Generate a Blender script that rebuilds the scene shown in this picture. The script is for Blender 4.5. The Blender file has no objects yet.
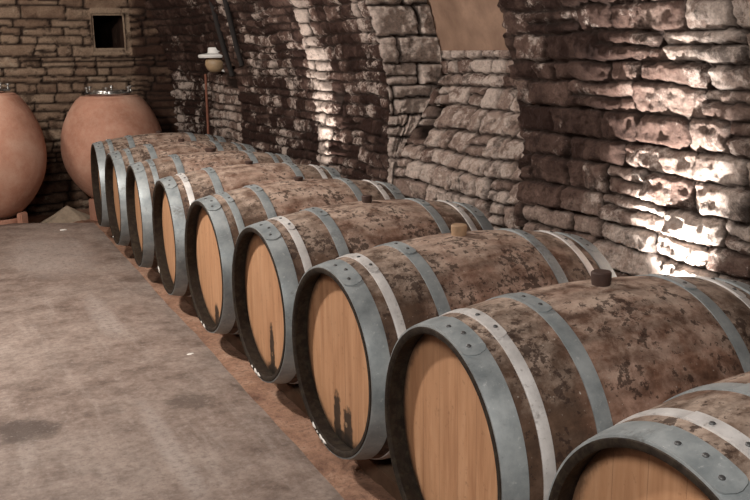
import bpy, math, random
import numpy as np
from mathutils import Vector, Matrix, Euler

C = bpy.context.scene.collection
PI = math.pi
rnd = random.Random(5)

# ------------------------------------------------------------------ helpers
def mesh_obj(name, verts, faces, mat=None, parent=None, smooth=True, attrs=None, autosharp=None):
    me = bpy.data.meshes.new(name)
    me.from_pydata([tuple(v) for v in verts], [], [tuple(f) for f in faces])
    if smooth: me.polygons.foreach_set('use_smooth', [True]*len(me.polygons))
    if attrs:
        for k, a in attrs.items():
            at = me.attributes.new(k, 'FLOAT', 'POINT'); at.data.foreach_set('value', np.asarray(a, dtype=np.float32).ravel())
    me.update()
    if autosharp: me.set_sharp_from_angle(angle=math.radians(autosharp))
    if mat: me.materials.append(mat)
    o = bpy.data.objects.new(name, me); C.objects.link(o)
    if parent: o.parent = parent
    return o

def grid_obj(name, X, Y, Z, mat, attrs=None, flip=False, keep=None, parent=None):
    n, m = X.shape
    co = np.stack([X, Y, Z], -1).reshape(-1, 3).astype(np.float32)
    i, j = np.meshgrid(np.arange(n-1), np.arange(m-1), indexing='ij')
    a = i*m+j; q = np.stack([a, a+1, a+m+1, a+m], -1)
    if flip: q = q[..., ::-1]
    q = q.reshape(-1, 4)
    if keep is not None: q = q[keep.reshape(-1)]
    me = bpy.data.meshes.new(name)
    me.vertices.add(len(co)); me.vertices.foreach_set('co', co.ravel())
    me.loops.add(len(q)*4); me.loops.foreach_set('vertex_index', q.ravel().astype(np.int32))
    me.polygons.add(len(q)); me.polygons.foreach_set('loop_start', (np.arange(len(q))*4).astype(np.int32))
    me.polygons.foreach_set('loop_total', np.full(len(q), 4, dtype=np.int32))
    me.polygons.foreach_set('use_smooth', np.ones(len(q), dtype=bool))
    for k, at_ in (attrs or {}).items():
        at = me.attributes.new(k, 'FLOAT', 'POINT'); at.data.foreach_set('value', at_.astype(np.float32).ravel())
    me.update(calc_edges=True); me.validate()
    me.materials.append(mat)
    o = bpy.data.objects.new(name, me); C.objects.link(o)
    if parent: o.parent = parent
    return o

def empty(name, loc=(0, 0, 0), rz=0.0):
    o = bpy.data.objects.new(name, None); C.objects.link(o); o.location = loc; o.rotation_euler = (0, 0, rz)
    o.empty_display_size = .1
    return o

def tag(o, label, cat, group=None, kind=None):
    o['label'] = label; o['category'] = cat
    if group: o['group'] = group
    if kind: o['kind'] = kind
    return o

def lathe(name, prof, mat, parent=None, axis='z', seg=64, center=(0, 0, 0), jitter=None, autosharp=40, closed=False):
    """prof: list of (radius, height)"""
    V = []; F = []
    for i in range(seg):
        a = 2*PI*i/seg
        for j, (r, h) in enumerate(prof):
            rr = r if jitter is None else jitter(i, j, r)
            c, s = rr*math.cos(a), rr*math.sin(a)
            V.append((center[0]+c, center[1]+s, center[2]+h) if axis == 'z' else (center[0]+h, center[1]+c, center[2]+s))
    m = len(prof)
    for i in range(seg):
        k = (i+1) % seg
        for j in range(m-1 if not closed else m):
            l = (j+1) % m
            F.append((i*m+j, k*m+j, k*m+l, i*m+l) if axis == 'z' else (i*m+j, k*m+j, k*m+l, i*m+l))
    o = mesh_obj(name, V, F, mat, parent, autosharp=autosharp)
    return fixn(o)

def fixn(o):
    import bmesh
    bm = bmesh.new(); bm.from_mesh(o.data)
    bmesh.ops.remove_doubles(bm, verts=bm.verts, dist=1e-6)
    bmesh.ops.recalc_face_normals(bm, faces=bm.faces); bm.to_mesh(o.data); bm.free(); return o

def tube(name, pts, r, mat, parent=None, seg=10):
    pts = [Vector(p) for p in pts]; V = []; F = []
    for i, p in enumerate(pts):
        d = (pts[min(i+1, len(pts)-1)]-pts[max(i-1, 0)]).normalized()
        a = d.cross(Vector((0.3, .1, 1))).normalized(); b = d.cross(a)
        for k in range(seg):
            t = 2*PI*k/seg; V.append(p+a*(r*math.cos(t))+b*(r*math.sin(t)))
    for i in range(len(pts)-1):
        for k in range(seg):
            l = (k+1) % seg; F.append((i*seg+k, i*seg+l, (i+1)*seg+l, (i+1)*seg+k))
    F.append(tuple(range(seg))[::-1]); F.append(tuple((len(pts)-1)*seg+k for k in range(seg)))
    return fixn(mesh_obj(name, V, F, mat, parent, autosharp=50))

def box(name, x0, x1, y0, y1, z0, z1, mat, parent=None, bev=.004):
    import bmesh
    bm = bmesh.new(); bmesh.ops.create_cube(bm, size=1)
    for v in bm.verts: v.co = Vector(((x0+x1)/2+v.co.x*(x1-x0), (y0+y1)/2+v.co.y*(y1-y0), (z0+z1)/2+v.co.z*(z1-z0)))
    if bev: bmesh.ops.bevel(bm, geom=bm.edges[:], offset=bev, segments=2, affect='EDGES')
    me = bpy.data.meshes.new(name); bm.to_mesh(me); bm.free(); me.materials.append(mat)
    o = bpy.data.objects.new(name, me); C.objects.link(o)
    if parent: o.parent = parent
    return o

# 2-D value noise in numpy
def vnoise(x, y, seed=0):
    R = np.random.RandomState(seed).rand(128, 128)
    xi = np.floor(x).astype(int); yi = np.floor(y).astype(int); fx = x-xi; fy = y-yi
    fx = fx*fx*(3-2*fx); fy = fy*fy*(3-2*fy)
    a = R[xi % 128, yi % 128]; b = R[(xi+1) % 128, yi % 128]; c = R[xi % 128, (yi+1) % 128]; d = R[(xi+1) % 128, (yi+1) % 128]
    return ((a*(1-fx)+b*fx)*(1-fy)+(c*(1-fx)+d*fx)*fy)*2-1
def fbm(x, y, seed=0, o=4):
    s = 0; a = .5
    for k in range(o): s = s+a*vnoise(x*2**k, y*2**k, seed+k); a *= .5
    return s
def sstep(x, a, b):
    t = np.clip((x-a)/(b-a), 0, 1); return t*t*(3-2*t)

def stones(s, z, seed, hmin, hmax, wmin, wmax, gap=.008, rad=.018, relief=.03, warp=.012, split=.25):
    """irregular coursed rubble: height, per-stone random, stone mask"""
    R = np.random.RandomState(seed)
    su = s+warp*1.3*fbm(s*4, z*5, seed+11)*2+.012*fbm(s*20, z*23, seed+15)
    zv = z+warp*fbm(s*2.2, z*3, seed+21)*2+.011*fbm(s*22, z*18, seed+17)
    b = [z.min()-.3]
    while b[-1] < z.max()+.3: b.append(b[-1]+R.uniform(hmin, hmax))
    b = np.array(b); ci = np.clip(np.searchsorted(b, zv)-1, 0, len(b)-2)
    H = np.full(s.shape, -1.0); A = np.zeros(s.shape); M = np.zeros(s.shape); B = np.zeros(s.shape)
    for c in np.unique(ci):
        m = ci == c; e = [s.min()-.5-R.rand()*.3]
        while e[-1] < s.max()+.6: e.append(e[-1]+R.uniform(wmin, wmax))
        e = np.array(e); n = len(e)
        si = np.clip(np.searchsorted(e, su[m])-1, 0, n-2)
        x0, x1 = e[si], e[si+1]; z0 = np.full(si.shape, b[c]); z1 = np.full(si.shape, b[c+1])
        sp = (R.rand(n)[si] < split) & ((z1-z0) > .085); fr = R.uniform(.4, .6, n)[si]; zm = z0+(z1-z0)*fr
        up = zv[m] > zm; z0 = np.where(sp & up, zm, z0); z1 = np.where(sp & ~up, zm, z1)
        sid = si*2+(sp & up)
        hw, hh = (x1-x0)/2, (z1-z0)/2; dx = su[m]-(x0+x1)/2; dz = zv[m]-(z0+z1)/2
        ra = np.minimum(rad, np.minimum(hw, hh)*.7)
        qx = np.abs(dx)-(hw-gap/2-ra); qz = np.abs(dz)-(hh-gap/2-ra)
        sd = ra-np.hypot(np.maximum(qx, 0), np.maximum(qz, 0))-np.minimum(np.maximum(qx, qz), 0)  # >0 inside
        pr = R.rand(n*2)[sid]; tx = R.uniform(-.13, .13, n*2)[sid]; tz = R.uniform(-.16, .16, n*2)[sid]
        edge = np.clip(sd/(rad*.55), 0, 1)**.5
        H[m] = edge*(relief*(.72+.45*pr)+tx*dx+tz*dz)
        A[m] = R.rand(n*2)[sid]; M[m] = np.clip(sd/.006+.3, 0, 1)
    return H, A, M

# ------------------------------------------------------------------ materials
def mat_new(name):
    m = bpy.data.materials.new(name); m.use_nodes = True; nt = m.node_tree
    b = nt.nodes['Principled BSDF']; return m, nt, b
class N:
    def __init__(s, nt): s.nt = nt
    def n(s, t, **k):
        x = s.nt.nodes.new(t)
        for a, v in k.items(): setattr(x, a, v)
        return x
    def l(s, a, b): s.nt.links.new(a, b)
    def noise(s, vec, scale, detail=6, rough=.6, dist=0.0):
        x = s.n('ShaderNodeTexNoise'); x.inputs['Scale'].default_value = scale; x.inputs['Detail'].default_value = detail
        x.inputs['Roughness'].default_value = rough; x.inputs['Distortion'].default_value = dist
        if vec is not None: s.l(vec, x.inputs['Vector'])
        return x.outputs['Fac']
    def ramp(s, fac, stops):
        x = s.n('ShaderNodeValToRGB'); e = x.color_ramp.elements
        while len(e) < len(stops): e.new(.5)
        for q, (p, c) in zip(e, stops):
            q.position = p; q.color = (c, c, c, 1) if isinstance(c, (int, float)) else (*c, 1)
        s.l(fac, x.inputs['Fac']); return x.outputs['Color']
    def mix(s, f, a, b, mode='MIX'):
        x = s.n('ShaderNodeMix', data_type='RGBA', blend_type=mode)
        for v, sock in ((f, x.inputs[0]), (a, x.inputs[6]), (b, x.inputs[7])):
            if isinstance(v, (int, float)): sock.default_value = v if sock is x.inputs[0] else (v, v, v, 1)
            elif isinstance(v, tuple): sock.default_value = (*v, 1)
            else: s.l(v, sock)
        return x.outputs[2]
    def math(s, op, a, b=0.0, c=None):
        x = s.n('ShaderNodeMath', operation=op)
        for i, v in enumerate((a, b) if c is None else (a, b, c)):
            if isinstance(v, (int, float)): x.inputs[i].default_value = v
            else: s.l(v, x.inputs[i])
        return x.outputs[0]
    def attr(s, name): return s.n('ShaderNodeAttribute', attribute_name=name).outputs['Fac']
    def bump(s, h, strength, dist, bsdf):
        x = s.n('ShaderNodeBump'); x.inputs['Strength'].default_value = strength; x.inputs['Distance'].default_value = dist
        s.l(h, x.inputs['Height']); s.l(x.outputs[0], bsdf.inputs['Normal'])
    def objvec(s, rand=True, scale=(1, 1, 1)):
        tc = s.n('ShaderNodeTexCoord'); mp = s.n('ShaderNodeMapping'); mp.inputs['Scale'].default_value = scale
        if rand:
            oi = s.n('ShaderNodeObjectInfo'); ad = s.n('ShaderNodeVectorMath', operation='SCALE'); ad.inputs[0].default_value = (37., 53., 71.)
            s.l(oi.outputs['Random'], ad.inputs['Scale'])
            a2 = s.n('ShaderNodeVectorMath', operation='ADD'); s.l(tc.outputs['Object'], a2.inputs[0]); s.l(ad.outputs[0], a2.inputs[1])
            s.l(a2.outputs[0], mp.inputs['Vector'])
        else: s.l(tc.outputs['Object'], mp.inputs['Vector'])
        return mp.outputs[0], tc
    def pos(s): return s.n('ShaderNodeNewGeometry').outputs['Position']

def wall_material(name, dark, mid, pale, crust=(.76, .63, .55), mort=(.022, .014, .011)):
    m, nt, b = mat_new(name); g = N(nt); P = g.pos()
    n1 = g.noise(P, 9, 8, .65); n2 = g.noise(P, 38, 6, .7); n3 = g.noise(P, 3.1, 5, .6); n4 = g.noise(P, 90, 4, .7)
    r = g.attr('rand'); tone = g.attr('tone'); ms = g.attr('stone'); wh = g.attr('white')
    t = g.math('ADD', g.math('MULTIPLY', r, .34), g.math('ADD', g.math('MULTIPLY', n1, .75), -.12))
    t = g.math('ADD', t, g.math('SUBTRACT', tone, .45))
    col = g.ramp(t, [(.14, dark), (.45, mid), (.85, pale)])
    # mineral crust: sharp-edged pale patches
    n5 = g.noise(P, 21, 10, .8); n6 = g.noise(P, 5.5, 4, .6)
    c = g.math('ADD', g.math('MULTIPLY', n5, .75), g.math('ADD', g.math('MULTIPLY', n6, .45), g.math('MULTIPLY', n3, .25)))
    cm = g.ramp(g.math('ADD', c, g.math('MULTIPLY', g.math('SUBTRACT', g.math('ADD', wh, g.math('MULTIPLY', r, .25)), .62), .55)), [(.72, 0.), (.79, 1.)])
    col = g.mix(g.math('MULTIPLY', cm, .85), col, g.mix(n2, tuple(x*.8 for x in crust), crust))
    # black damp mould
    dk = g.ramp(g.math('ADD', g.noise(P, 6, 7, .7, .4), g.math('MULTIPLY', n2, .25)), [(.66, 0.), (.76, 1.)])
    col = g.mix(g.math('MULTIPLY', dk, .7), col, tuple(x*.45 for x in dark))
    col = g.mix(g.ramp(n4, [(.35, .35), (.6, 0.)]), col, tuple(x*.5 for x in dark))
    col = g.mix(ms, g.mix(n2, mort, tuple(x*1.9 for x in mort)), col)
    g.l(col, b.inputs['Base Color']); b.inputs['Roughness'].default_value = .85
    b.inputs['Specular IOR Level'].default_value = .12
    hh = g.math('ADD', g.math('MULTIPLY', n2, .6), g.math('ADD', g.math('MULTIPLY', n4, .35), g.math('MULTIPLY', n5, .9)))
    g.bump(hh, 1.0, .03, b)
    return m

def plaster_material():
    m, nt, b = mat_new('smooth_plaster'); g = N(nt); P = g.pos()
    n = g.noise(P, 6, 5, .6); n2 = g.noise(P, 60, 3, .6)
    col = g.ramp(n, [(.3, (.13, .075, .048)), (.7, (.235, .145, .098))])
    col = g.mix(g.ramp(n2, [(.35, .4), (.5, 0.)]), col, (.16, .1, .065))
    g.l(col, b.inputs['Base Color']); b.inputs['Roughness'].default_value = .8
    g.bump(n2, .3, .004, b); return m

def floor_material():
    m, nt, b = mat_new('worn_concrete'); g = N(nt); P = g.pos()
    n1 = g.noise(P, 1.5, 9, .7, .1); n2 = g.noise(P, 7, 10, .74, .1); n3 = g.noise(P, 38, 8, .8)
    col = g.ramp(n2, [(.36, (.095, .066, .052)), (.5, (.185, .138, .114)), (.66, (.275, .215, .183))])
    col = g.mix(g.ramp(n1, [(.44, 0.), (.64, .65)]), col, (.315, .26, .225))      # dusty scuffs
    col = g.mix(g.ramp(g.noise(P, 2.6, 9, .7, .2), [(.56, 0.), (.66, .6)]), col, (.105, .075, .062))  # damp stains
    # pale drag marks running along the cellar
    mp = g.n('ShaderNodeMapping'); mp.inputs['Scale'].default_value = (5.5, .7, 1); g.l(P, mp.inputs[0])
    col = g.mix(g.ramp(g.noise(mp.outputs[0], 1.3, 8, .7, .2), [(.54, 0.), (.66, .45)]), col, (.36, .305, .27))
    def blob(cx, cy, sx, sy, c, amt, col):
        sp = g.n('ShaderNodeSeparateXYZ'); g.l(P, sp.inputs[0])
        dx = g.math('DIVIDE', g.math('SUBTRACT', sp.outputs[0], cx), sx); dy = g.math('DIVIDE', g.math('SUBTRACT', sp.outputs[1], cy), sy)
        d = g.math('ADD', g.math('POWER', dx, 2.0), g.math('POWER', dy, 2.0))
        d = g.math('ADD', d, g.math('MULTIPLY', g.math('SUBTRACT', n2, .5), 2.6))
        return g.mix(g.ramp(d, [(.25, amt), (1., 0.)]), col, c)
    for q in FLOOR_BLOBS: col = blob(*q, col)
    col = g.mix(g.ramp(n3, [(.38, .6), (.5, 0.)]), col, (.11, .08, .066))
    col = g.mix(g.ramp(n3, [(.54, 0.), (.66, .35)]), col, (.42, .37, .34))
    g.l(col, b.inputs['Base Color']); b.inputs['Roughness'].default_value = .7
    b.inputs['Specular IOR Level'].default_value = .3
    g.bump(g.math('ADD', g.math('MULTIPLY', n2, .7), g.math('MULTIPLY', n3, .2)), .35, .02, b); return m
FLOOR_BLOBS = []

def earth_material():
    m, nt, b = mat_new('red_earth'); g = N(nt); P = g.pos()
    n1 = g.noise(P, 7, 8, .7); n2 = g.noise(P, 60, 5, .7)
    col = g.ramp(n1, [(.3, (.13, .062, .038)), (.5, (.30, .165, .105)), (.72, (.42, .27, .19))])
    col = g.mix(g.ramp(n2, [(.36, .6), (.5, 0.)]), col, (.10, .05, .035))
    g.l(col, b.inputs['Base Color']); b.inputs['Roughness'].default_value = .9
    g.bump(g.math('ADD', n1, g.math('MULTIPLY', n2, .3)), .8, .02, b); return m

def stave_material():
    m, nt, b = mat_new('stained_oak_staves'); g = N(nt)
    V, tc = g.objvec(True)
    mp = g.n('ShaderNodeMapping'); mp.inputs['Scale'].default_value = (2.2, 14, 14); g.l(V, mp.inputs[0])
    gr = g.noise(mp.outputs[0], 3, 6, .6)
    n1 = g.noise(V, 4.5, 6, .62, .3); n2 = g.noise(V, 48, 6, .68); n3 = g.noise(V, 85, 4, .7); n5 = g.noise(V, 9, 6, .7)
    n4 = g.noise(V, 15, 8, .72, .2)
    mt = g.math('ADD', g.math('MULTIPLY', gr, .35), g.math('MULTIPLY', n4, .65))
    base = g.ramp(mt, [(.34, (.050, .024, .015)), (.5, (.155, .080, .052)), (.66, (.33, .20, .145))])
    pink = g.ramp(n1, [(.46, 0.), (.58, .7)])
    base = g.mix(pink, base, g.mix(g.ramp(n4, [(.38, 0.), (.6, 1.)]), (.17, .095, .068), (.47, .315, .245)))
    sp = g.n('ShaderNodeSeparateXYZ'); g.l(tc.outputs['Object'], sp.inputs[0])
    ax = g.math('ABSOLUTE', sp.outputs[0])
    # the staves between the end hoops are darker with wine and mould
    endm = g.ramp(g.math('ADD', ax, g.math('MULTIPLY', g.math('SUBTRACT', n1, .5), .5)), [(.17, 0.), (.28, .8)])
    base = g.mix(endm, base, g.mix(n4, (.022, .013, .009), (.12, .075, .048)))
    # pale dust lying on the upper side
    top = g.ramp(g.math('ADD', sp.outputs[2], g.math('MULTIPLY', g.math('SUBTRACT', n5, .5), .5)), [(.20, 0.), (.36, 1.)])
    base = g.mix(g.math('MULTIPLY', g.math('MULTIPLY', top, g.ramp(n4, [(.38, 0.1), (.56, 1.)])), .72), base, (.54, .43, .35))
    # sharp edged black mould specks, dense in some places and sparse in others
    dk = g.ramp(g.math('ADD', g.math('MULTIPLY', n2, .62), g.math('ADD', g.math('MULTIPLY', n5, .40), g.math('MULTIPLY', n1, .30))), [(.70, 0.), (.73, 1.)])
    base = g.mix(g.math('MULTIPLY', dk, .8), base, (.034, .019, .014))
    base = g.mix(g.ramp(n3, [(.66, 0.), (.72, .7)]), base, (.62, .55, .48))
    sv = g.attr('seam'); base = g.mix(g.math('MULTIPLY', sv, .22), base, (.025, .016, .012))
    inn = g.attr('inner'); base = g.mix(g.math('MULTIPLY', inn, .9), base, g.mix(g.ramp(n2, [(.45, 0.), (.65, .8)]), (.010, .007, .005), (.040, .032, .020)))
    g.l(base, b.inputs['Base Color']); b.inputs['Roughness'].default_value = .7
    b.inputs['Specular IOR Level'].default_value = .2
    g.bump(g.math('ADD', g.math('MULTIPLY', n2, .6), g.math('MULTIPLY', gr, .5)), .5, .006, b); return m

def head_material(name, streaks=()):
    m, nt, b = mat_new(name); g = N(nt)
    V, tc = g.objvec(True)
    mp = g.n('ShaderNodeMapping'); mp.inputs['Scale'].default_value = (10, 10, .9); g.l(V, mp.inputs[0])
    gr = g.noise(mp.outputs[0], 4, 7, .62, .25)
    n1 = g.noise(V, 4, 5, .6); n2 = g.noise(V, 40, 5, .7)
    base = g.ramp(gr, [(.2, (.30, .145, .072)), (.5, (.455, .245, .130)), (.8, (.57, .34, .20))])
    base = g.mix(g.ramp(n1, [(.4, 0.), (.7, .45)]), base, (.36, .2, .11))
    base = g.mix(g.ramp(n2, [(.30, .5), (.40, 0.)]), base, (.2, .1, .05))
    sp = g.n('ShaderNodeSeparateXYZ'); g.l(tc.outputs['Object'], sp.inputs[0])
    y, z = sp.outputs[1], sp.outputs[2]
    # plank joints
    seam = g.math('PINGPONG', g.math('ADD', y, .02), .045)
    base = g.mix(g.ramp(seam, [(.0, .45), (.045, 0.)]), base, (.12, .06, .03)) if False else base
    sm = g.math('LESS_THAN', seam, .0011); base = g.mix(g.math('MULTIPLY', sm, .4), base, (.14, .07, .035))
    # head darkens towards its rim
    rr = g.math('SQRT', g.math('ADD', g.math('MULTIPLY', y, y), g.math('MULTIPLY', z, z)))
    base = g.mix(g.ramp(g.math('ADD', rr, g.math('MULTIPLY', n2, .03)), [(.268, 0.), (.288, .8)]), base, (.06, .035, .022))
    for (y0, w, z0, z1) in streaks:   # dark wine streaks
        dy = g.math('DIVIDE', g.math('ABSOLUTE', g.math('SUBTRACT', y, y0)), w)
        zc, hz = (z0+z1)/2, (z1-z0)/2
        dz = g.math('POWER', g.math('ABSOLUTE', g.math('DIVIDE', g.math('SUBTRACT', z, zc), hz)), 3.0)
        d = g.math('ADD', g.math('ADD', g.math('POWER', dy, 2.0), dz), g.math('MULTIPLY', g.math('SUBTRACT', n2, .5), 2.0))
        base = g.mix(g.ramp(d, [(.45, .93), (1., 0.)]), base, (.022, .016, .012))
    g.l(base, b.inputs['Base Color']); b.inputs['Roughness'].default_value = .55
    b.inputs['Specular IOR Level'].default_value = .3
    g.bump(g.math('SUBTRACT', gr, g.math('MULTIPLY', sm, .8)), .25, .003, b); return m

def hoop_material(name, lo, hi, spot, spotamt):
    m, nt, b = mat_new(name); g = N(nt)
    V, tc = g.objvec(True)
    n1 = g.noise(V, 14, 6, .65); n2 = g.noise(V, 70, 5, .7); n3 = g.noise(V, 5, 5, .6)
    c = g.ramp(n1, [(.3, lo), (.7, hi)])
    c = g.mix(g.ramp(n2, [(.60, 0.), (.72, spotamt)]), c, spot)
    c = g.mix(g.ramp(g.math('ADD', g.math('MULTIPLY', n3, .6), g.math('MULTIPLY', n2, .4)), [(.33, .6), (.42, 0.)]), c, (.10, .085, .07))
    g.l(c, b.inputs['Base Color']); b.inputs['Metallic'].default_value = .35
    rg = g.ramp(n1, [(.3, .38), (.7, .58)]); g.l(rg, b.inputs['Roughness'])
    g.bump(n2, .25, .002, b); return m

def simple(name, col, rough=.6, metal=0., var=.25, scale=30, bump=.2):
    m, nt, b = mat_new(name); g = N(nt); V, tc = g.objvec(True)
    n = g.noise(V, scale, 5, .65)
    c = g.ramp(n, [(.25, tuple(x*(1-var) for x in col)), (.75, tuple(min(1, x*(1+var)) for x in col))])
    g.l(c, b.inputs['Base Color']); b.inputs['Roughness'].default_value = rough; b.inputs['Metallic'].default_value = metal
    if bump: g.bump(n, bump, .003, b)
    return m

def clay_material():
    m, nt, b = mat_new('terracotta'); g = N(nt); V, tc = g.objvec(True)
    n1 = g.noise(V, 2.6, 6, .6, .3); n2 = g.noise(V, 22, 6, .7); n3 = g.noise(V, 90, 4, .7)
    c = g.ramp(n1, [(.3, (.29, .13, .082)), (.52, (.42, .21, .142)), (.70, (.52, .33, .245))])
    c = g.mix(g.ramp(n2, [(.42, 0.), (.75, .4)]), c, (.54, .36, .27))
    c = g.mix(g.ramp(n3, [(.32, .35), (.45, 0.)]), c, (.25, .11, .07))
    g.l(c, b.inputs['Base Color']); b.inputs['Roughness'].default_value = .8
    g.bump(g.math('ADD', g.math('MULTIPLY', n2, .5), g.math('MULTIPLY', n3, .3)), .4, .006, b); return m

M_WALL = wall_material('damp_rubble_stone', (.042, .022, .017), (.175, .110, .088), (.52, .40, .335))
M_BACK = wall_material('dry_rubble_stone', (.070, .038, .027), (.25, .165, .115), (.43, .315, .225), crust=(.5, .4, .3))
M_PLASTER = plaster_material()
FLOOR_BLOBS[:] = [(-.84, .76, .13, .15, (.060, .042, .034), .85), (-.42, .35, .05, .55, (.40, .35, .32), .4), (-.42, 3.7, .30, .75, (.37, .32, .29), .45), (-.36, 2.1, .07, .5, (.38, .33, .30), .4), (-.25, .75, .10, .10, (.075, .055, .045), .6)]
M_FLOOR = floor_material(); M_EARTH = earth_material()
M_STAVE = stave_material()
M_HEAD = head_material('oak_head')
M_HEAD7 = head_material('oak_head_two_streaks', ((.045, .030, -.31, -.11), (-.035, .036, -.31, -.14), (.0, .07, -.31, -.235)))
M_HEAD6 = head_material('oak_head_long_streak', ((-.02, .028, -.31, -.07), (-.02, .06, -.31, -.23)))
M_HEAD5 = head_material('oak_head_short_streak', ((-.02, .04, -.31, -.17),))
M_HOOP = hoop_material('grey_hoop_steel', (.21, .24, .25), (.39, .42, .425), (.62, .64, .64), .6)
M_PALE = hoop_material('pale_zinc_hoop', (.50, .485, .47), (.78, .76, .74), (.25, .23, .21), .7)
M_RIVET = simple('rivet_iron', (.10, .10, .10), .5, .5)
M_BUNGD = simple('dark_bung_wood', (.05, .025, .018), .7)
M_BUNGT = simple('tan_bung_wood', (.34, .22, .13), .7)
M_SPOT = simple('white_paint', (.72, .70, .66), .6)
M_CLAY = clay_material()
M_STEEL = simple('lid_steel', (.62, .62, .60), .22, .95, .12, 12, .05)
M_DARK = simple('dark_iron', (.035, .03, .028), .5, .5)
M_TIMBER = simple('rail_timber', (.15, .085, .05), .8, 0, .4, 9)
M_CABLE = simple('black_cable_sheath', (.012, .009, .008), .9)
M_RUST = simple('rusty_pipe_iron', (.20, .075, .045), .7, .2, .4)
M_WHITE = simple('white_enamel', (.78, .77, .74), .4, 0, .08)
M_AMBER = simple('yellowed_glass', (.33, .23, .135), .5, 0, .25)
M_SAND = simple('pale_sand', (.33, .26, .19), .9, 0, .3, 20, .8)

# ------------------------------------------------------------------ the setting
def struct(o): o['kind'] = 'structure'; return o

def lean(z): return -.17*np.clip((z-.8)/.8, 0, 1.5)**2
def recess(z): return .035+.33*sstep(z, .62, 1.27)

RES = .0085
zs = np.arange(-.10, 2.0, RES)
def right_wall():
    keys = [  # (function of z giving x, y, zone)
        (lambda z: 1.20+0*z, -1.7), (lambda z: 1.20+0*z, .27), (lambda z: 1.19+0*z, .66), (lambda z: 1.20+recess(z), .69),
        (lambda z: 1.20+recess(z), 1.92), (lambda z: 1.22+0*z, 1.96), (lambda z: 1.245+0*z, 2.74), (lambda z: 1.19+0*z, 2.79),
        (lambda z: 1.18+0*z, 2.88), (lambda z: 1.115+0*z, 4.28), (lambda z: 1.19+0*z, 4.36), (lambda z: 1.17+0*z, 5.3), (lambda z: 1.10+0*z, 5.75), (lambda z: 1.0+0*z, 6.0), (lambda z: .95+0*z, 6.2)]
    X = []; Y = []; S = []; ZN = []; s = 0
    for k in range(len(keys)-1):
        (fa, ya), (fb, yb) = keys[k], keys[k+1]
        ref = 1.35; L_ = math.hypot(float(fb(np.array(ref)))-float(fa(np.array(ref))), yb-ya)
        n = max(2, int(L_/RES)) if ya < 4 else max(2, int(L_/(RES*1.5)))
        for i in range(n):
            t = i/n; X.append(fa(zs)*(1-t)+fb(zs)*t); Y.append(np.full(zs.shape, ya*(1-t)+yb*t)); S.append(s+L_*t); ZN.append(k)
        s += L_
    X = np.array(X); Y = np.array(Y); Z = np.tile(zs, (len(X), 1)); S = np.tile(np.array(S)[:, None], (1, len(zs))); ZN = np.tile(np.array(ZN)[:, None], (1, len(zs)))
    # smooth plan normals
    def sm(a, w):
        k = np.ones(w)/w; p = np.pad(a, ((w//2, w//2), (0, 0)), mode='edge')
        return np.apply_along_axis(lambda c: np.convolve(c, k, 'valid'), 0, p)
    Xs = sm(X, 5); Ys = sm(Y, 5)
    dX = np.gradient(Xs, axis=0); dY = np.gradient(Ys, axis=0); ln = np.hypot(dX, dY)+1e-9
    nx, ny = -dY/ln, dX/ln
    wv = 1
    sets = {  # zone: seed, hmin,hmax,wmin,wmax,gap,relief
        0: (3, .075, .125, .16, .36, .010, .030), 1: (3, .075, .125, .16, .36, .010, .030), 2: (14, .07, .12, .10, .2, .010, .03), 3: (23, .06, .11, .10, .19, .010, .030),
        4: (31, .11, .19, .36, .5, .010, .035), 5: (44, .05, .09, .08, .2, .008, .024), 6: (44, .05, .09, .08, .2, .008, .024), 7: (44, .05, .09, .08, .2, .008, .024),
        8: (57, .048, .085, .08, .2, .008, .024), 9: (57, .05, .08, .08, .2, .008, .024), 10: (63, .055, .09, .07, .17, .01, .025)}
    H = np.zeros_like(X); A = H.copy(); M_ = H.copy()
    for key in sorted(set(map(str, sets.values()))):
        zn = [z for z in sets if str(sets[z]) == key]; sd, h0, h1, w0, w1, gp, rl = sets[zn[0]]
        m = np.isin(np.minimum(ZN, 10), zn)
        i0, i1 = np.where(m.any(1))[0][[0, -1]]; sl = slice(i0, i1+1)
        h, a, mm = stones(S[sl], Z[sl], sd, h0, h1, w0, w1, gp, .014, rl)
        mk = m[sl]; H[sl][mk] = h[mk]; A[sl][mk] = a[mk]; M_[sl][mk] = mm[mk]
    rough = .020*fbm(S*15, Z*18, 77)+.012*fbm(S*45, Z*50, 79, 3)+.02*fbm(S*2.5, Z*3, 81)
    # zone tone / whiteness: part real deposits, part lighting put into the colour
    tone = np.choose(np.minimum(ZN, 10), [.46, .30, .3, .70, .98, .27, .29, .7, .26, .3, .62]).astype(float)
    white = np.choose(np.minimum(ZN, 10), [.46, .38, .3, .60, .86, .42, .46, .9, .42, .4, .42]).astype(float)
    nr = (ZN == 0)*(1-sstep(Y, -.10, .02)); white = white+.14*nr; tone = tone+.15*nr  # uplight column partly painted in as paler near stones
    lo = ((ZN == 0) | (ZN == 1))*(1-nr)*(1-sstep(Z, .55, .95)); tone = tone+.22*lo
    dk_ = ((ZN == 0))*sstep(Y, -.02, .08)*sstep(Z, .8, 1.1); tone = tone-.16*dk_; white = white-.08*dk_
    # uplight on the bulging edge, painted in as a pale strip
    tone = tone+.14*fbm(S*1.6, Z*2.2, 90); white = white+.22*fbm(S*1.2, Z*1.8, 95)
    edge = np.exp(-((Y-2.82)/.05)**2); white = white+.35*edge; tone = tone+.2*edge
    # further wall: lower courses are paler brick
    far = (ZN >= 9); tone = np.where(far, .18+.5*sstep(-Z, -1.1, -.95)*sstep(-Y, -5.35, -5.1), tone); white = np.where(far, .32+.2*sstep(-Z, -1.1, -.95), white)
    # sockets left in the masonry
    def hole(yc, zc, wy, hz, dep):
        q = np.maximum(np.abs(Y-yc)/wy, np.abs(Z-zc)/hz)+.15*fbm(S*20, Z*20, 99); return dep*(1-sstep(q, .85, 1.1))
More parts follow.
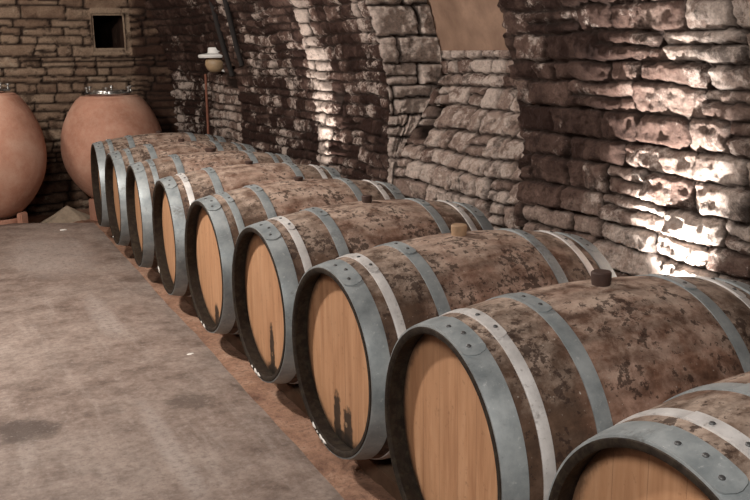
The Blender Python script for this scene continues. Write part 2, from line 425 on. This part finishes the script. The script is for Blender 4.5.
    hd = hole(2.655, .985, .05, .075, .24)+hole(1.80, .90, .07, .085, .24)+hole(4.62, 1.08, .15, .085, .3)
    plast = (ZN == 3) & (Z > 1.275) & (hd < .01)
    H = np.where(plast, .02, H); 
    D = H+np.where(plast, .1, 1.)*rough-hd
    M_ = np.where(hd > .03, 0, M_); white = np.where(hd > .03, -1, white)  # sockets take the near-black joint colour, painting in their shade
    X2 = X+lean(Z)+nx*D; Y2 = Y+ny*D
    pm = np.zeros((X.shape[0]-1, X.shape[1]-1), bool); pp = plast[:-1, :-1] & plast[1:, 1:] & plast[1:, :-1] & plast[:-1, 1:]
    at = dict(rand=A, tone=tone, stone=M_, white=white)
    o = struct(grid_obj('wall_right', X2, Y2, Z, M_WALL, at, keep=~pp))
    p = grid_obj('plaster_panel', X2, Y2, Z, M_PLASTER, None, keep=pp, parent=o); p['label'] = 'smooth brown plastered panel'
    return o
wall_r = right_wall()

NX0, NX1, NZ0, NZ1 = .315, .575, 1.315, 1.61
def back_wall():
    r = .014; xs = np.arange(-3.6, 1.35, r); z = np.arange(-.2, 2.95, r)
    Xg, Zg = np.meshgrid(xs, z, indexing='ij')
    H, A, M_ = stones(Xg, Zg, 203, .055, .105, .12, .40, .014, .016, .035, warp=.020, split=.35)
    rough = .008*fbm(Xg*14, Zg*14, 301)+.016*fbm(Xg*2.2, Zg*3, 303)
    # dressed frame of the small opening
    fr = (Xg > NX0-.02) & (Xg < NX1+.055) & (Zg > NZ0-.05) & (Zg < NZ1+.06)
    H = np.where(fr, .03, H); A = np.where(fr, .7, A); M_ = np.where(fr, 1, M_)
    Y = 6.0-H-rough
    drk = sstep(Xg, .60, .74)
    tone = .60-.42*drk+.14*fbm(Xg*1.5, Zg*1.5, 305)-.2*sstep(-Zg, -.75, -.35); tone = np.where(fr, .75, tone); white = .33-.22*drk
    ix = (xs[:-1, None] >= NX0) & (xs[1:, None] <= NX1); iz = (z[None, :-1] >= NZ0) & (z[None, 1:] <= NZ1)
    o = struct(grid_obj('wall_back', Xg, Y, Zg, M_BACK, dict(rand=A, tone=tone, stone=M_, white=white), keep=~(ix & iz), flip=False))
    # deep reveal of the opening; low tone paints in the shade inside
    x0, x1, z0, z1 = NX0-.012, NX1+.012, NZ0-.012, NZ1+.012
    V = []; 
    for yy, gx in ((5.955, 0), (7.6, .0)):
        V += [(x0, yy, z0), (x1-gx, yy, z0), (x1-gx, yy, z1), (x0, yy, z1)]
    V[5] = (x1-.02, 7.6, z0); V[6] = (x1-.02, 7.6, z1)
    F = [(0, 1, 5, 4), (1, 2, 6, 5), (2, 3, 7, 6), (3, 0, 4, 7), (4, 5, 6, 7)]
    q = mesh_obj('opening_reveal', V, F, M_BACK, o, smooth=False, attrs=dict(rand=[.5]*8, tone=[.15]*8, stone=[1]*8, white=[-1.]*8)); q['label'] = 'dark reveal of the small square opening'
    return o
wall_b = back_wall()

# left wall, vault (outside the frame but part of the room)
def side_and_vault():
    r = .05
    ys = np.arange(-4.2, 6.21, r)
    zz = np.arange(-.1, 1.8, r)
    Yg, Zg = np.meshgrid(ys, zz, indexing='ij')
    H, A, M_ = stones(Yg, Zg, 403, .15, .25, .3, .5, .03, .05, .04)
    struct(grid_obj('wall_left', -3.55+H, Yg, Zg, M_BACK, dict(rand=A, tone=.2+0*H, stone=M_, white=.1+0*H), flip=True))
    t = np.linspace(0, PI, 70); xa, xb = .95, -3.5; cx, w = (xa+xb)/2, (xa-xb)/2
    px = cx+w*np.cos(t); z_a, z_b = 1.93, 1.7
    pz = z_a+(z_b-z_a)*t/PI+.95*np.sin(t)
    arc = np.concatenate([[0], np.cumsum(np.hypot(np.diff(px), np.diff(pz)))])
    Yg, T = np.meshgrid(ys, arc, indexing='ij')
    H, A, M_ = stones(Yg, T, 503, .15, .25, .3, .5, .03, .05, .03)
    struct(grid_obj('ceiling', np.tile(px, (len(ys), 1)), Yg, np.tile(pz, (len(ys), 1))-H*.5, M_BACK, dict(rand=A, tone=.12+0*H, stone=M_, white=.0+0*H), flip=True))
side_and_vault()

# concrete slab with a slightly ragged kerb edge
def slab():
    ya = np.arange(-4.2, 5.3, .04); V = []; F = []
    edge = []
    for y in ya:
        e = -.042+.0115*max(0, y+.2)+.003*math.sin(y*4.3)+.0015*math.sin(y*17.1+1); edge.append(e)
    NXs = 40; 
    for i, y in enumerate(ya):
        for j in range(NXs+1):
            t = j/NXs; x = -3.6+(edge[i]+3.6)*t
            back = 4.80+.52*(0.02-x)*1.0 if x > -1.4 else 4.80+.52*1.42
            yy = -4.2+(back+4.2)*(i/(len(ya)-1))
            V.append((x, yy, .004*math.sin(x*3+yy*1.7)*math.sin(yy*.9) - (.006 if j == NXs or i == len(ya)-1 else 0)))
    n = NXs+1
    for i in range(len(ya)-1):
        for j in range(NXs): F.append((i*n+j, i*n+j+1, (i+1)*n+j+1, (i+1)*n+j))
    # skirt down along kerb and back edge
    b = len(V); loop = [i*n+NXs for i in range(len(ya))]+[(len(ya)-1)*n+j for j in range(NXs-1, -1, -1)]
    for v in loop: x, y, z = V[v]; V.append((x, y, -.14))
    for k in range(len(loop)-1): F.append((loop[k], b+k, b+k+1, loop[k+1]))
    return struct(fixn(mesh_obj('floor', V, F, M_FLOOR, autosharp=40)))
slab()
def earth():
    xs = np.arange(-3.6, 1.45, .03); ys = np.arange(-4.2, 6.25, .03); X, Y = np.meshgrid(xs, ys, indexing='ij')
    Z = -.05+.016*fbm(X*7, Y*7, 601)+.008*fbm(X*25, Y*25, 605)
    Z = Z-.035*sstep(Y, 4.95, 5.15)-.03*sstep(-X, .05, .15)
    return struct(grid_obj('floor', X, Y, Z, M_EARTH, flip=True))
earth()

# ------------------------------------------------------------------ barrels
LEN, RB, RE = .95, .352, .2965
def prof(x): return RB-(RB-RE)*abs(x/(LEN/2))**2.0     # x measured from the middle
HEADX = .426

def make_staves(parent):
    NS = 30; per = 6; seg = NS*per; xs = list(np.linspace(-LEN/2, LEN/2, 49))
    V = []; F = []; seam = []; inner = []
    pr = [(x, prof(x), 0) for x in xs]
    tk = .020
    pr = [(-HEADX+.01, prof(HEADX)-tk-.003, 1), (-LEN/2+.006, prof(LEN/2)-tk, 1), (-LEN/2+.001, prof(LEN/2)-tk+.005, 1), (-LEN/2, prof(LEN/2)-.003, 1)]+pr[1:-1]+[(-q[0], q[1], 1) for q in [(-LEN/2, prof(LEN/2)-.003), (-LEN/2+.001, prof(LEN/2)-tk+.005), (-LEN/2+.006, prof(LEN/2)-tk), (-HEADX+.01, prof(HEADX)-tk-.003)]]
    m = len(pr); rr = random.Random(9); off = [rr.uniform(-.0004, .0004) for _ in range(NS)]
    for i in range(seg):
        a = 2*PI*(i+.5)/seg+.05; k = i % per; st = i//per
        flat = math.cos(((k+.5)/per-.5)*2*PI/NS)     # stave faces are nearly flat
        for (x, r, inn) in pr:
            sm = 1.0 if k in (0, per-1) else 0.
            r2 = r*(1+(1/flat-1)*.25)+(off[st] if not inn else 0)-(.0006 if sm and not inn else 0)
            V.append((x, r2*math.cos(a), RB+r2*math.sin(a))); seam.append(sm); inner.append(inn)
    for i in range(seg):
        k = (i+1) % seg
        for j in range(m-1): F.append((i*m+j, i*m+j+1, k*m+j+1, k*m+j))
    o = mesh_obj('staves', V, F, M_STAVE, parent, attrs=dict(seam=seam, inner=inner), autosharp=50)
    # make object origin the barrel's middle so the wood pattern is centred
    return o

def recentre(o, c):
    o.data.transform(Matrix.Translation(-Vector(c))); o.location = c; return o

def make_head(parent, side, mat, name='head'):
    V = []; F = []; R0 = prof(HEADX)-.0195; s = side
    rings = [0, .08, .16, .22, R0-.022, R0-.008, R0+.002]; dep = [0, 0, 0, 0, 0, .0015, .008]
    sg = 72
    for r, d in zip(rings, dep):
        for k in range(sg):
            a = 2*PI*k/sg; V.append((s*(HEADX-d), r*math.cos(a), r*math.sin(a)))
    for i in range(len(rings)-1):
        for k in range(sg):
            l = (k+1) % sg; F.append((i*sg+k, i*sg+l, (i+1)*sg+l, (i+1)*sg+k))
    nb = len(V)
    for k in range(sg):
        a = 2*PI*k/sg; V.append((s*(HEADX-.02), R0*math.cos(a), R0*math.sin(a)))
    for k in range(sg): F.append(((len(rings)-1)*sg+k, (len(rings)-1)*sg+(k+1) % sg, nb+(k+1) % sg, nb+k))
    F.append(tuple(nb+k for k in range(sg)))
    o = fixn(mesh_obj(name, V, F, mat, parent, autosharp=50)); o.location = (0, 0, RB); return o

def make_hoop(parent, xa, xb, mat, th=.0026, lapdeg=(-6, 27), riv=(3, 12, 21), lapmat=None, two=False):
    """xa<xb measured from the middle (negative = front)"""
    sg = 144; V = []; F = []; n = 6; sgn = 1
    xx = np.linspace(xa, xb, n); e = .0008
    sec = [(x, prof(x)+e+th-(.0008 if i in (0, n-1) else 0)) for i, x in enumerate(xx)]+[(xb, prof(xb)+e-.003), (xa, prof(xa)+e-.003)]
    m = len(sec)
    for i in range(sg):
        a = 2*PI*i/sg
        for x, r in sec: V.append((x, r*math.cos(a), r*math.sin(a)))
    for i in range(sg):
        k = (i+1) % sg
        for j in range(m): F.append((i*m+j, i*m+(j+1) % m, k*m+(j+1) % m, k*m+j))
    o = fixn(mesh_obj('hoop', V, F, mat, parent, autosharp=45)); o.location = (0, 0, RB)
    # overlapping riveted end: angle measured from the top towards the aisle camera side (-y)
    A0, A1 = lapdeg; na = 26; V = []; F = []; mid = (xa+xb)/2; hw = (xb-xa)/2*.98; pm = prof(mid)
    for i in range(na+1):
        ad = A0+(A1-A0)*i/na; dend = (A1-ad)*PI/180*pm
        w = hw if dend > hw*.75 else hw*math.sqrt(max(0.03, 1-(1-dend/(hw*.75))**2.2))
        lift = .0022+.0012*max(0, (i-na*.7)/(na*.3))
        a = PI/2+math.radians(ad)
        for x in np.linspace(mid-w, mid+w, 5):
            r = prof(x)+e+th+lift; V.append((x, r*math.cos(a), r*math.sin(a)))
        for x in np.linspace(mid+w, mid-w, 2):
            r = prof(x)+e+th-.001 + (lift-.002 if i > na*.7 else 0); V.append((x, r*math.cos(a), r*math.sin(a)))
    m = 7
    for i in range(na):
        for j in range(m): F.append((i*m+j, i*m+(j+1) % m, (i+1)*m+(j+1) % m, (i+1)*m+j))
    F.append(tuple(range(m))); F.append(tuple(na*m+j for j in range(m)))
    fixn(mesh_obj('hoop_lap', V, F, lapmat or mat, o, autosharp=45))
    for q, ad in enumerate(riv):
        a = PI/2+math.radians(ad); x = mid+(.006 if q % 2 else -.006)*(1 if hw > .02 else .4)
        r = prof(x)+e+th+.002; nrm = Vector((0, math.cos(a), math.sin(a))); c = Vector((x, 0, 0))+nrm*r
        tx = Vector((1, 0, 0)); ty = nrm.cross(tx); V = []; F = []; rr0 = .0062
        for (pr_, ph) in ((1, -.001), (.95, .0014), (.7, .0028), (.3, .0034)):
            for k in range(12):
                t = 2*PI*k/12; V.append(c+(tx*math.cos(t)+ty*math.sin(t))*(rr0*pr_)+nrm*ph)
        for i in range(3):
            for k in range(12): F.append((i*12+k, i*12+(k+1) % 12, (i+1)*12+(k+1) % 12, (i+1)*12+k))
        F.append(tuple(36+k for k in range(12)))
        fixn(mesh_obj('rivet', V, F, M_RIVET, o))
    return o

def make_bung(parent, mat, h=.034, r=.026):
    o = lathe('bung', [(0, -.012), (r*.86, -.012), (r*.9, .0), (r, h*.45), (r*1.02, h*.9), (r*.9, h), (0, h*1.01)], mat, parent, seg=24)
    o.location = (0, 0, 2*RB); return o

# local angle convention: +y is away from the camera, so laps run towards -y (angle > 90 deg)
def make_barrel():
    root = empty('wine_barrel')
    st = recentre(make_staves(root), (0, 0, RB))
    h = make_head(root, -1, M_HEAD); h2 = make_head(root, 1, M_HEAD)
    L2 = LEN/2
    make_hoop(root, -L2+.003, -L2+.062, M_HOOP)
    make_hoop(root, -L2+.095, -L2+.124, M_PALE, riv=(2, 15), lapdeg=(-7, 22))
    make_hoop(root, -L2+.232, -L2+.272, M_HOOP, riv=(-2, 9), lapdeg=(-10, 15))
    make_hoop(root, L2-.272, L2-.232, M_HOOP, riv=(-2, 9), lapdeg=(-10, 15))
    make_hoop(root, L2-.124, L2-.095, M_PALE, riv=(2, 15), lapdeg=(-7, 22))
    make_hoop(root, L2-.062, L2-.003, M_HOOP)
    make_bung(root, M_BUNGD)
    return root

def kids(o): return [c for c in bpy.data.objects if c.parent == o]
def copy_tree(o, parent=None):
    c = o.copy(); C.objects.link(c)
    if parent: c.parent = parent
    for ch in kids(o): copy_tree(ch, c)
    return c

FIT_S, P8 = .715, -.0033
FITB = [(0.0065, -0.0007, -0.050), (-0.0072, -0.004, -0.020), (-0.0088, 0.0011, -0.045), (-0.0016, 0.0042, -0.030), (0.0031, 0.0044, 0.0203), (0.0171, 0.0107, 0.0221), (0.0018, -0.0038, 0.025), (-0.0077, -0.0042, -0.024), (-0.0031, -0.0027, 0.02)]
LAB = {1: 'farthest barrel at the far end of the row, beside the clay jar',
       2: 'second barrel from the far end, its head almost edge-on',
       3: 'third barrel from the far end, with a small dark flat bung on top',
       4: 'fourth barrel from the far end, a pale speckled second hoop and a white paint spot',
       5: 'fifth barrel from the far end, middle of the row, short black streak on its head',
       6: 'oak barrel in the row with one long black streak down its head',
       7: 'oak barrel with two black streaks on its head and a tan bung on top',
       8: 'large oak barrel with a dark square-ish bung, second nearest the camera',
       9: 'nearest oak barrel, cut off by the bottom right corner'}
proto = make_barrel(); proto_done = False
def setmat(o, m):
    o.material_slots[0].link = 'OBJECT'; o.material_slots[0].material = m
for k in range(7, 0, -1): pass
order = [8, 9, 7, 6, 5, 4, 3, 2, 1]
barrels = {}
for k in order:
    if k != 8: barrels[k] = copy_tree(proto)
barrels[8] = proto
for k, b in barrels.items():
    dx, dy, a = FITB[k-1]
    b.location = (-P8*(k-7)+dx+LEN/2, FIT_S*(7-k)+dy, 0); b.rotation_euler = (0, 0, a)
    tag(b, LAB[k], 'barrel', 'row of oak wine barrels')
    ch = kids(b); heads = sorted([c for c in ch if c.name.startswith('head')], key=lambda c: min(v.co.x for v in c.data.vertices))
    hoops = sorted([c for c in ch if c.name.startswith('hoop')], key=lambda c: min(v.co.x for v in c.data.vertices))
    bung = [c for c in ch if c.name.startswith('bung')][0]
    if k in (7, 6, 5): setmat(heads[0], {7: M_HEAD7, 6: M_HEAD6, 5: M_HEAD5}[k])
    for i in (1, 4): hoops[i]['label'] = 'narrow whitish quarter hoop'
    if k in (5, 3, 2, 1):
        for h in (hoops[1], hoops[4]):
            if k == 5 and h is hoops[4]: continue
            setmat(h, M_HOOP); del h['label']
            for c in kids(h):
                if c.name.startswith('hoop_lap'): setmat(c, M_HOOP)
    if k == 7: setmat(bung, M_BUNGT); bung['label'] = 'light tan bung'
    elif k == 8: bung['label'] = 'dark brown bung'
    elif k == 3: bung.scale = (1.25, 1.25, .6)
    else: bung.scale = (.8, .8, .5 if k != 6 else .8)
    if k in (7, 6, 5):   # small wooden plug low in the head
        yz = {7: (-.02, -.21), 6: (-.02, -.2), 5: (-.02, -.23)}[k]
        pl = lathe('head_plug', [(0, -.012), (.012, -.012), (.012, .0), (.009, .004), (0, .004)], M_BUNGT, b, axis='x', seg=16)
        pl.location = (-HEADX+.004, yz[0], RB+yz[1]); pl.rotation_euler = (0, PI, 0)
# white paint spots on chimes
def paint_spot(k, deg, size, asp=1.5, rad=None):
    b = barrels[k]; a = math.radians(deg); r = rad or (RE-.0115); x = -LEN/2-.0012
    V = []; F = []; n = 14; rr = random.Random(k*100+deg)
    cy, cz = r*math.cos(a), RB+r*math.sin(a)
    for lay, (sc, xx) in enumerate(((1, .0015), (.8, -.0008), (.3, -.0014))):
        for i in range(n):
            t = 2*PI*i/n; q = size*sc*(1+.25*math.sin(3*t+k)+.1*math.sin(7*t))
            u, v = q*math.cos(t)*.7, q*math.sin(t)*asp      # radial, tangential
            V.append((x+xx, cy+u*math.cos(a)-v*math.sin(a), cz+u*math.sin(a)+v*math.cos(a)))
    for l in range(2):
        for i in range(n): F.append((l*n+i, l*n+(i+1) % n, (l+1)*n+(i+1) % n, (l+1)*n+i))
    F.append(tuple(2*n+i for i in range(n)))
    o = fixn(mesh_obj('paint_spot', V, F, M_SPOT, b)); o['label'] = 'white paint spot'
for k, d, s in ((7, 296, .009), (7, 284, .010), (7, 279, .009), (7, 290, .004), (6, 279, .012), (6, 272, .010), (6, 287, .005), (5, 276, .010), (5, 284, .006), (4, 312, .014), (2, 290, .006)): paint_spot(k, d, s)

# timber rails below the barrels
for i, (x, lab) in enumerate(((.175, 'long timber rail under the front of the barrels'), (.775, 'long timber rail under the back of the barrels'))):
    zt = RB-prof(.255)-.007
    o = box('timber_rail', x-.045, x+.045, -2.1, 4.75, -.07, zt, M_TIMBER, None, .003)
    tag(o, lab, 'timber', 'rails carrying the barrels')

# ------------------------------------------------------------------ clay jars
def clay_jar(loc, label, rm=.42, H=.96, neck=.225, zb=.02, rz=0.):
    t = empty('clay_jar', loc, rz); tag(t, label, 'jar', 'egg shaped clay wine jars')
    pts = [(0, 0), (.07, .003), (.13, .018), (.20, .06), (.28, .14), (.345, .235), (.39, .335), (.412, .44), (.415, .52), (.405, .62), (.380, .715), (.338, .81), (.293, .885), (.262, .925), (.240, .942), (.230, .952), (.17, .958), (.16, .95), (.16, .90)]
    # smooth with Catmull-Rom
    P = []
    for i in range(len(pts)-1):
        p0, p1, p2, p3 = [np.array(pts[max(0, min(len(pts)-1, q))]) for q in (i-1, i, i+1, i+2)]
        for u in (0, .25, .5, .75):
            P.append(tuple(.5*((2*p1)+(-p0+p2)*u+(2*p0-5*p1+4*p2-p3)*u*u+(-p0+3*p1-3*p2+p3)*u**3)))
    P.append(pts[-1]); P = [(max(0, a*rm/.415), b*H/.96+zb) for a, b in P]
    lathe('jar_body', P, M_CLAY, t, seg=96)
    top = zb+H
    lid = lathe('jar_lid', [(0, .034), (.10, .032), (.118, .028), (.122, .034), (.150, .034), (.154, .028), (.154, .004), (.150, -.002), (0, -.002)], M_STEEL, t, seg=64, center=(0, 0, top+.006))
    lathe('clamp_ring', [(.156, -.004), (.166, -.002), (.168, .006), (.166, .016), (.156, .018)], M_STEEL, lid, seg=64, center=(0, 0, top+.006), closed=True)
    for i in range(6):
        a = 2*PI*i/6+.25; c, s = math.cos(a), math.sin(a)
        lug = box('lid_clamp', -.03, .03, -.012, .012, 0, .014, M_DARK if i % 2 else M_STEEL, lid, .002)
        lug.location = (.178*c, .178*s, top+.012); lug.rotation_euler = (0, 0, a)
        kn = lathe('clamp_knob', [(0, 0), (.008, 0), (.008, .03), (.02, .032), (.02, .044), (0, .046)], M_STEEL, lid, seg=16); kn.location = (.192*c, .192*s, top+.024)
    lathe('gasket', [(.12, 0), (.162, 0), (.166, .005), (.12, .006)], simple('red_rubber', (.12, .03, .025), .6), t, seg=48, center=(0, 0, top-.002), closed=True)
    return t
def clay_stand(loc, label, angs):
    t = empty('clay_stand', loc); tag(t, label, 'stand', 'stands under the clay jars')
    lathe('stand_ring', [(.20, -.05), (.222, -.05), (.226, -.02), (.220, -.008), (.207, -.010), (.20, -.02)], M_CLAY, t, seg=64, closed=True)
    for a in angs:
        a = math.radians(a); l = box('leg', -.022, .022, -.045, .045, -.155, .030, M_CLAY, t, .008)
        l.location = (.245*math.cos(a), .245*math.sin(a), 0); l.rotation_euler = (0, 0, a)
    return t
J2 = (.315, 5.42, 0); J1 = (-.665, 5.25, 0)
clay_jar(J2, 'whole terracotta egg-shaped jar with a steel lid behind the barrels', .42, .915, zb=.03)
clay_jar(J1, 'terracotta egg-shaped jar cut off by the left edge', .425, 1.0, zb=.0, rz=.5)
clay_stand((J2[0], J2[1], .07), 'clay stand under the jar behind the barrels', (-150, -30, 90))
clay_stand((J1[0], J1[1], .04), 'clay stand under the jar at the left edge', (-40, 80, 200))

# sand heap behind the slab
def heap():
    n, m = 40, 14; V = []; F = []
    for i in range(m+1):
        r = i/m
        for k in range(n):
            a = 2*PI*k/n; rr = r*(1+.15*math.sin(2*a+1)+.08*math.sin(5*a))
            z = .14*(1-r)**1.0-.01+.006*math.sin(9*a+7*r)*r
            V.append((.20*rr*math.cos(a), .13*rr*math.sin(a), z))
    for i in range(m):
        for k in range(n): F.append((i*n+k, (i+1)*n+k, (i+1)*n+(k+1) % n, i*n+(k+1) % n))
    o = fixn(mesh_obj('sand_heap', V, F, M_SAND)); o.location = (-.10, 5.42, -.085)
    tag(o, 'low heap of pale sand on the ground between the two clay jars', 'sand', kind='stuff')
heap()

# small white chips on the floor
for i, (x, y, s, lab) in enumerate(((-.118, 1.28, .012, 'small white stone chip on the floor near the kerb'), (-.24, 4.55, .014, 'flat white chip on the floor near the clay jars'))):
    V = []; F = []; n = 9
    for z, q in ((0, 1.), (.35, 1.05), (.6, .6)):
        for k in range(n):
            a = 2*PI*k/n; w = s*q*(1+.2*math.sin(2*a+i)+.15*math.sin(3*a)); V.append((w*1.5*math.cos(a), w*math.sin(a), z*s-.002))
    for l in range(2):
        for k in range(n): F.append((l*n+k, l*n+(k+1) % n, (l+1)*n+(k+1) % n, (l+1)*n+k))
    F.append(tuple(2*n+k for k in range(n))); F.append(tuple(range(n))[::-1])
    o = fixn(mesh_obj('stone_chip', V, F, M_SPOT, autosharp=30)); o.location = (x, y, .0); tag(o, lab, 'stone')

# ------------------------------------------------------------------ fittings on the far right wall
t = empty('wall_lantern', (1.075, 4.86, 1.135)); t.scale = (1.3, 1.3, 1.15); tag(t, 'small lantern with white cap and yellowish globe on the far right wall', 'lamp')
lathe('lantern_cap', [(0, .118), (.035, .118), (.04, .112), (.042, .085), (.048, .078), (.098, .070), (.104, .060), (.098, .048), (.05, .052), (0, .052)], M_WHITE, t, seg=40, center=(0, 0, .04))
lathe('lantern_globe', [(0, -.055), (.03, -.052), (.052, -.03), (.062, 0), (.060, .025), (.045, .05), (0, .05)], M_AMBER, t, seg=32, center=(0, 0, .04))
tube('lantern_arm', [(0, 0, .02), (.05, -.02, .0), (.10, -.03, .0), (.16, -.03, .0)], .014, M_WHITE, t)
o = tube('rusty_pipe', [(1.07, 5.15, 1.10), (1.068, 5.15, .8), (1.066, 5.15, .5), (1.064, 5.15, -.04)], .011, M_RUST); tag(o, 'thin rusty vertical pipe rising beside the lantern to the ground', 'pipe')
def cable(name, p, r, lab):
    o = tube(name, [(x-.035, y, z) for x, y, z in p], r*1.4, M_CABLE); tag(o, lab, 'cable', 'dark cables on the far right wall')
cable('cable', [(0.93, 4.28, 1.712), (0.99, 4.32, 1.478), (1.04, 4.338, 1.295), (1.075, 4.28, 1.102)], .014, 'dark cable climbing the far right wall, nearer the lantern')
cable('cable', [(0.93, 3.928, 1.692), (0.99, 3.97, 1.468), (1.04, 4.015, 1.294), (1.06, 3.976, 1.18)], .014, 'dark cable climbing the far right wall, farther from the lantern')
# ------------------------------------------------------------------ light
def light(kind, loc, energy, col, **k):
    d = bpy.data.lights.new('lamp_or_fill_light', kind); d.energy = energy; d.color = col
    for a, v in k.items(): setattr(d, a, v)
    o = bpy.data.objects.new('lamp_or_fill_light', d); C.objects.link(o); o.location = loc; return o
W = (1.0, .93, .86)
light('POINT', (-1.5, 1.7, 2.3), 185, W, shadow_soft_size=.10)
light('POINT', (-1.4, -2.4, 2.1), 100, (1, .95, .9), shadow_soft_size=.25)  # added soft fill in place of room ambience, not a fitting
light('POINT', (-1.5, 4.4, 2.1), 34, (1, .90, .80), shadow_soft_size=.12)
# floodlights standing on the ground between the barrel ends and the wall, washing it from below
def aim(o, p): o.rotation_euler = (Vector(p)-o.location).to_track_quat('-Z', 'Y').to_euler()
a = light('SPOT', (.985, -.36, .20), 200, (1, .96, .92), shadow_soft_size=.02, spot_size=math.radians(46), spot_blend=.9)
aim(a, (1.20, -.20, .90))
a = light('SPOT', (1.0, 2.50, .20), 55, (1, .93, .87), shadow_soft_size=.02, spot_size=math.radians(34), spot_blend=.9)
aim(a, (1.17, 2.80, 1.0))
w = bpy.data.worlds.new('world'); bpy.context.scene.world = w; w.use_nodes = True
w.node_tree.nodes['Background'].inputs[0].default_value = (1, .93, .88, 1); w.node_tree.nodes['Background'].inputs[1].default_value = .03

# ------------------------------------------------------------------ camera
CAMP = (914.087, 0.44276, 0.21853, -0.0148, -1.0109, -2.50549, 1.30123)
f, yaw, pitch, roll, cx, cy, cz = CAMP
fw = Vector((math.sin(yaw)*math.cos(pitch), math.cos(yaw)*math.cos(pitch), -math.sin(pitch)))
r = Vector((math.cos(yaw), -math.sin(yaw), 0)); u = r.cross(fw)
r2 = r*math.cos(roll)+u*math.sin(roll); u2 = u*math.cos(roll)-r*math.sin(roll)
cd = bpy.data.cameras.new('camera'); cam = bpy.data.objects.new('camera', cd); C.objects.link(cam)
mt = Matrix((r2, u2, -fw)).transposed().to_4x4(); mt.translation = (cx, cy, cz); cam.matrix_world = mt
cd.sensor_fit = 'HORIZONTAL'; cd.sensor_width = 36; cd.lens = f*36/750; cd.clip_start = .05; cd.clip_end = 60
bpy.context.scene.camera = cam
vs = bpy.context.scene.view_settings
vs.view_transform = 'Standard'; vs.look = 'None'; vs.exposure = 0.95; vs.gamma = 1; vs.use_curve_mapping = False
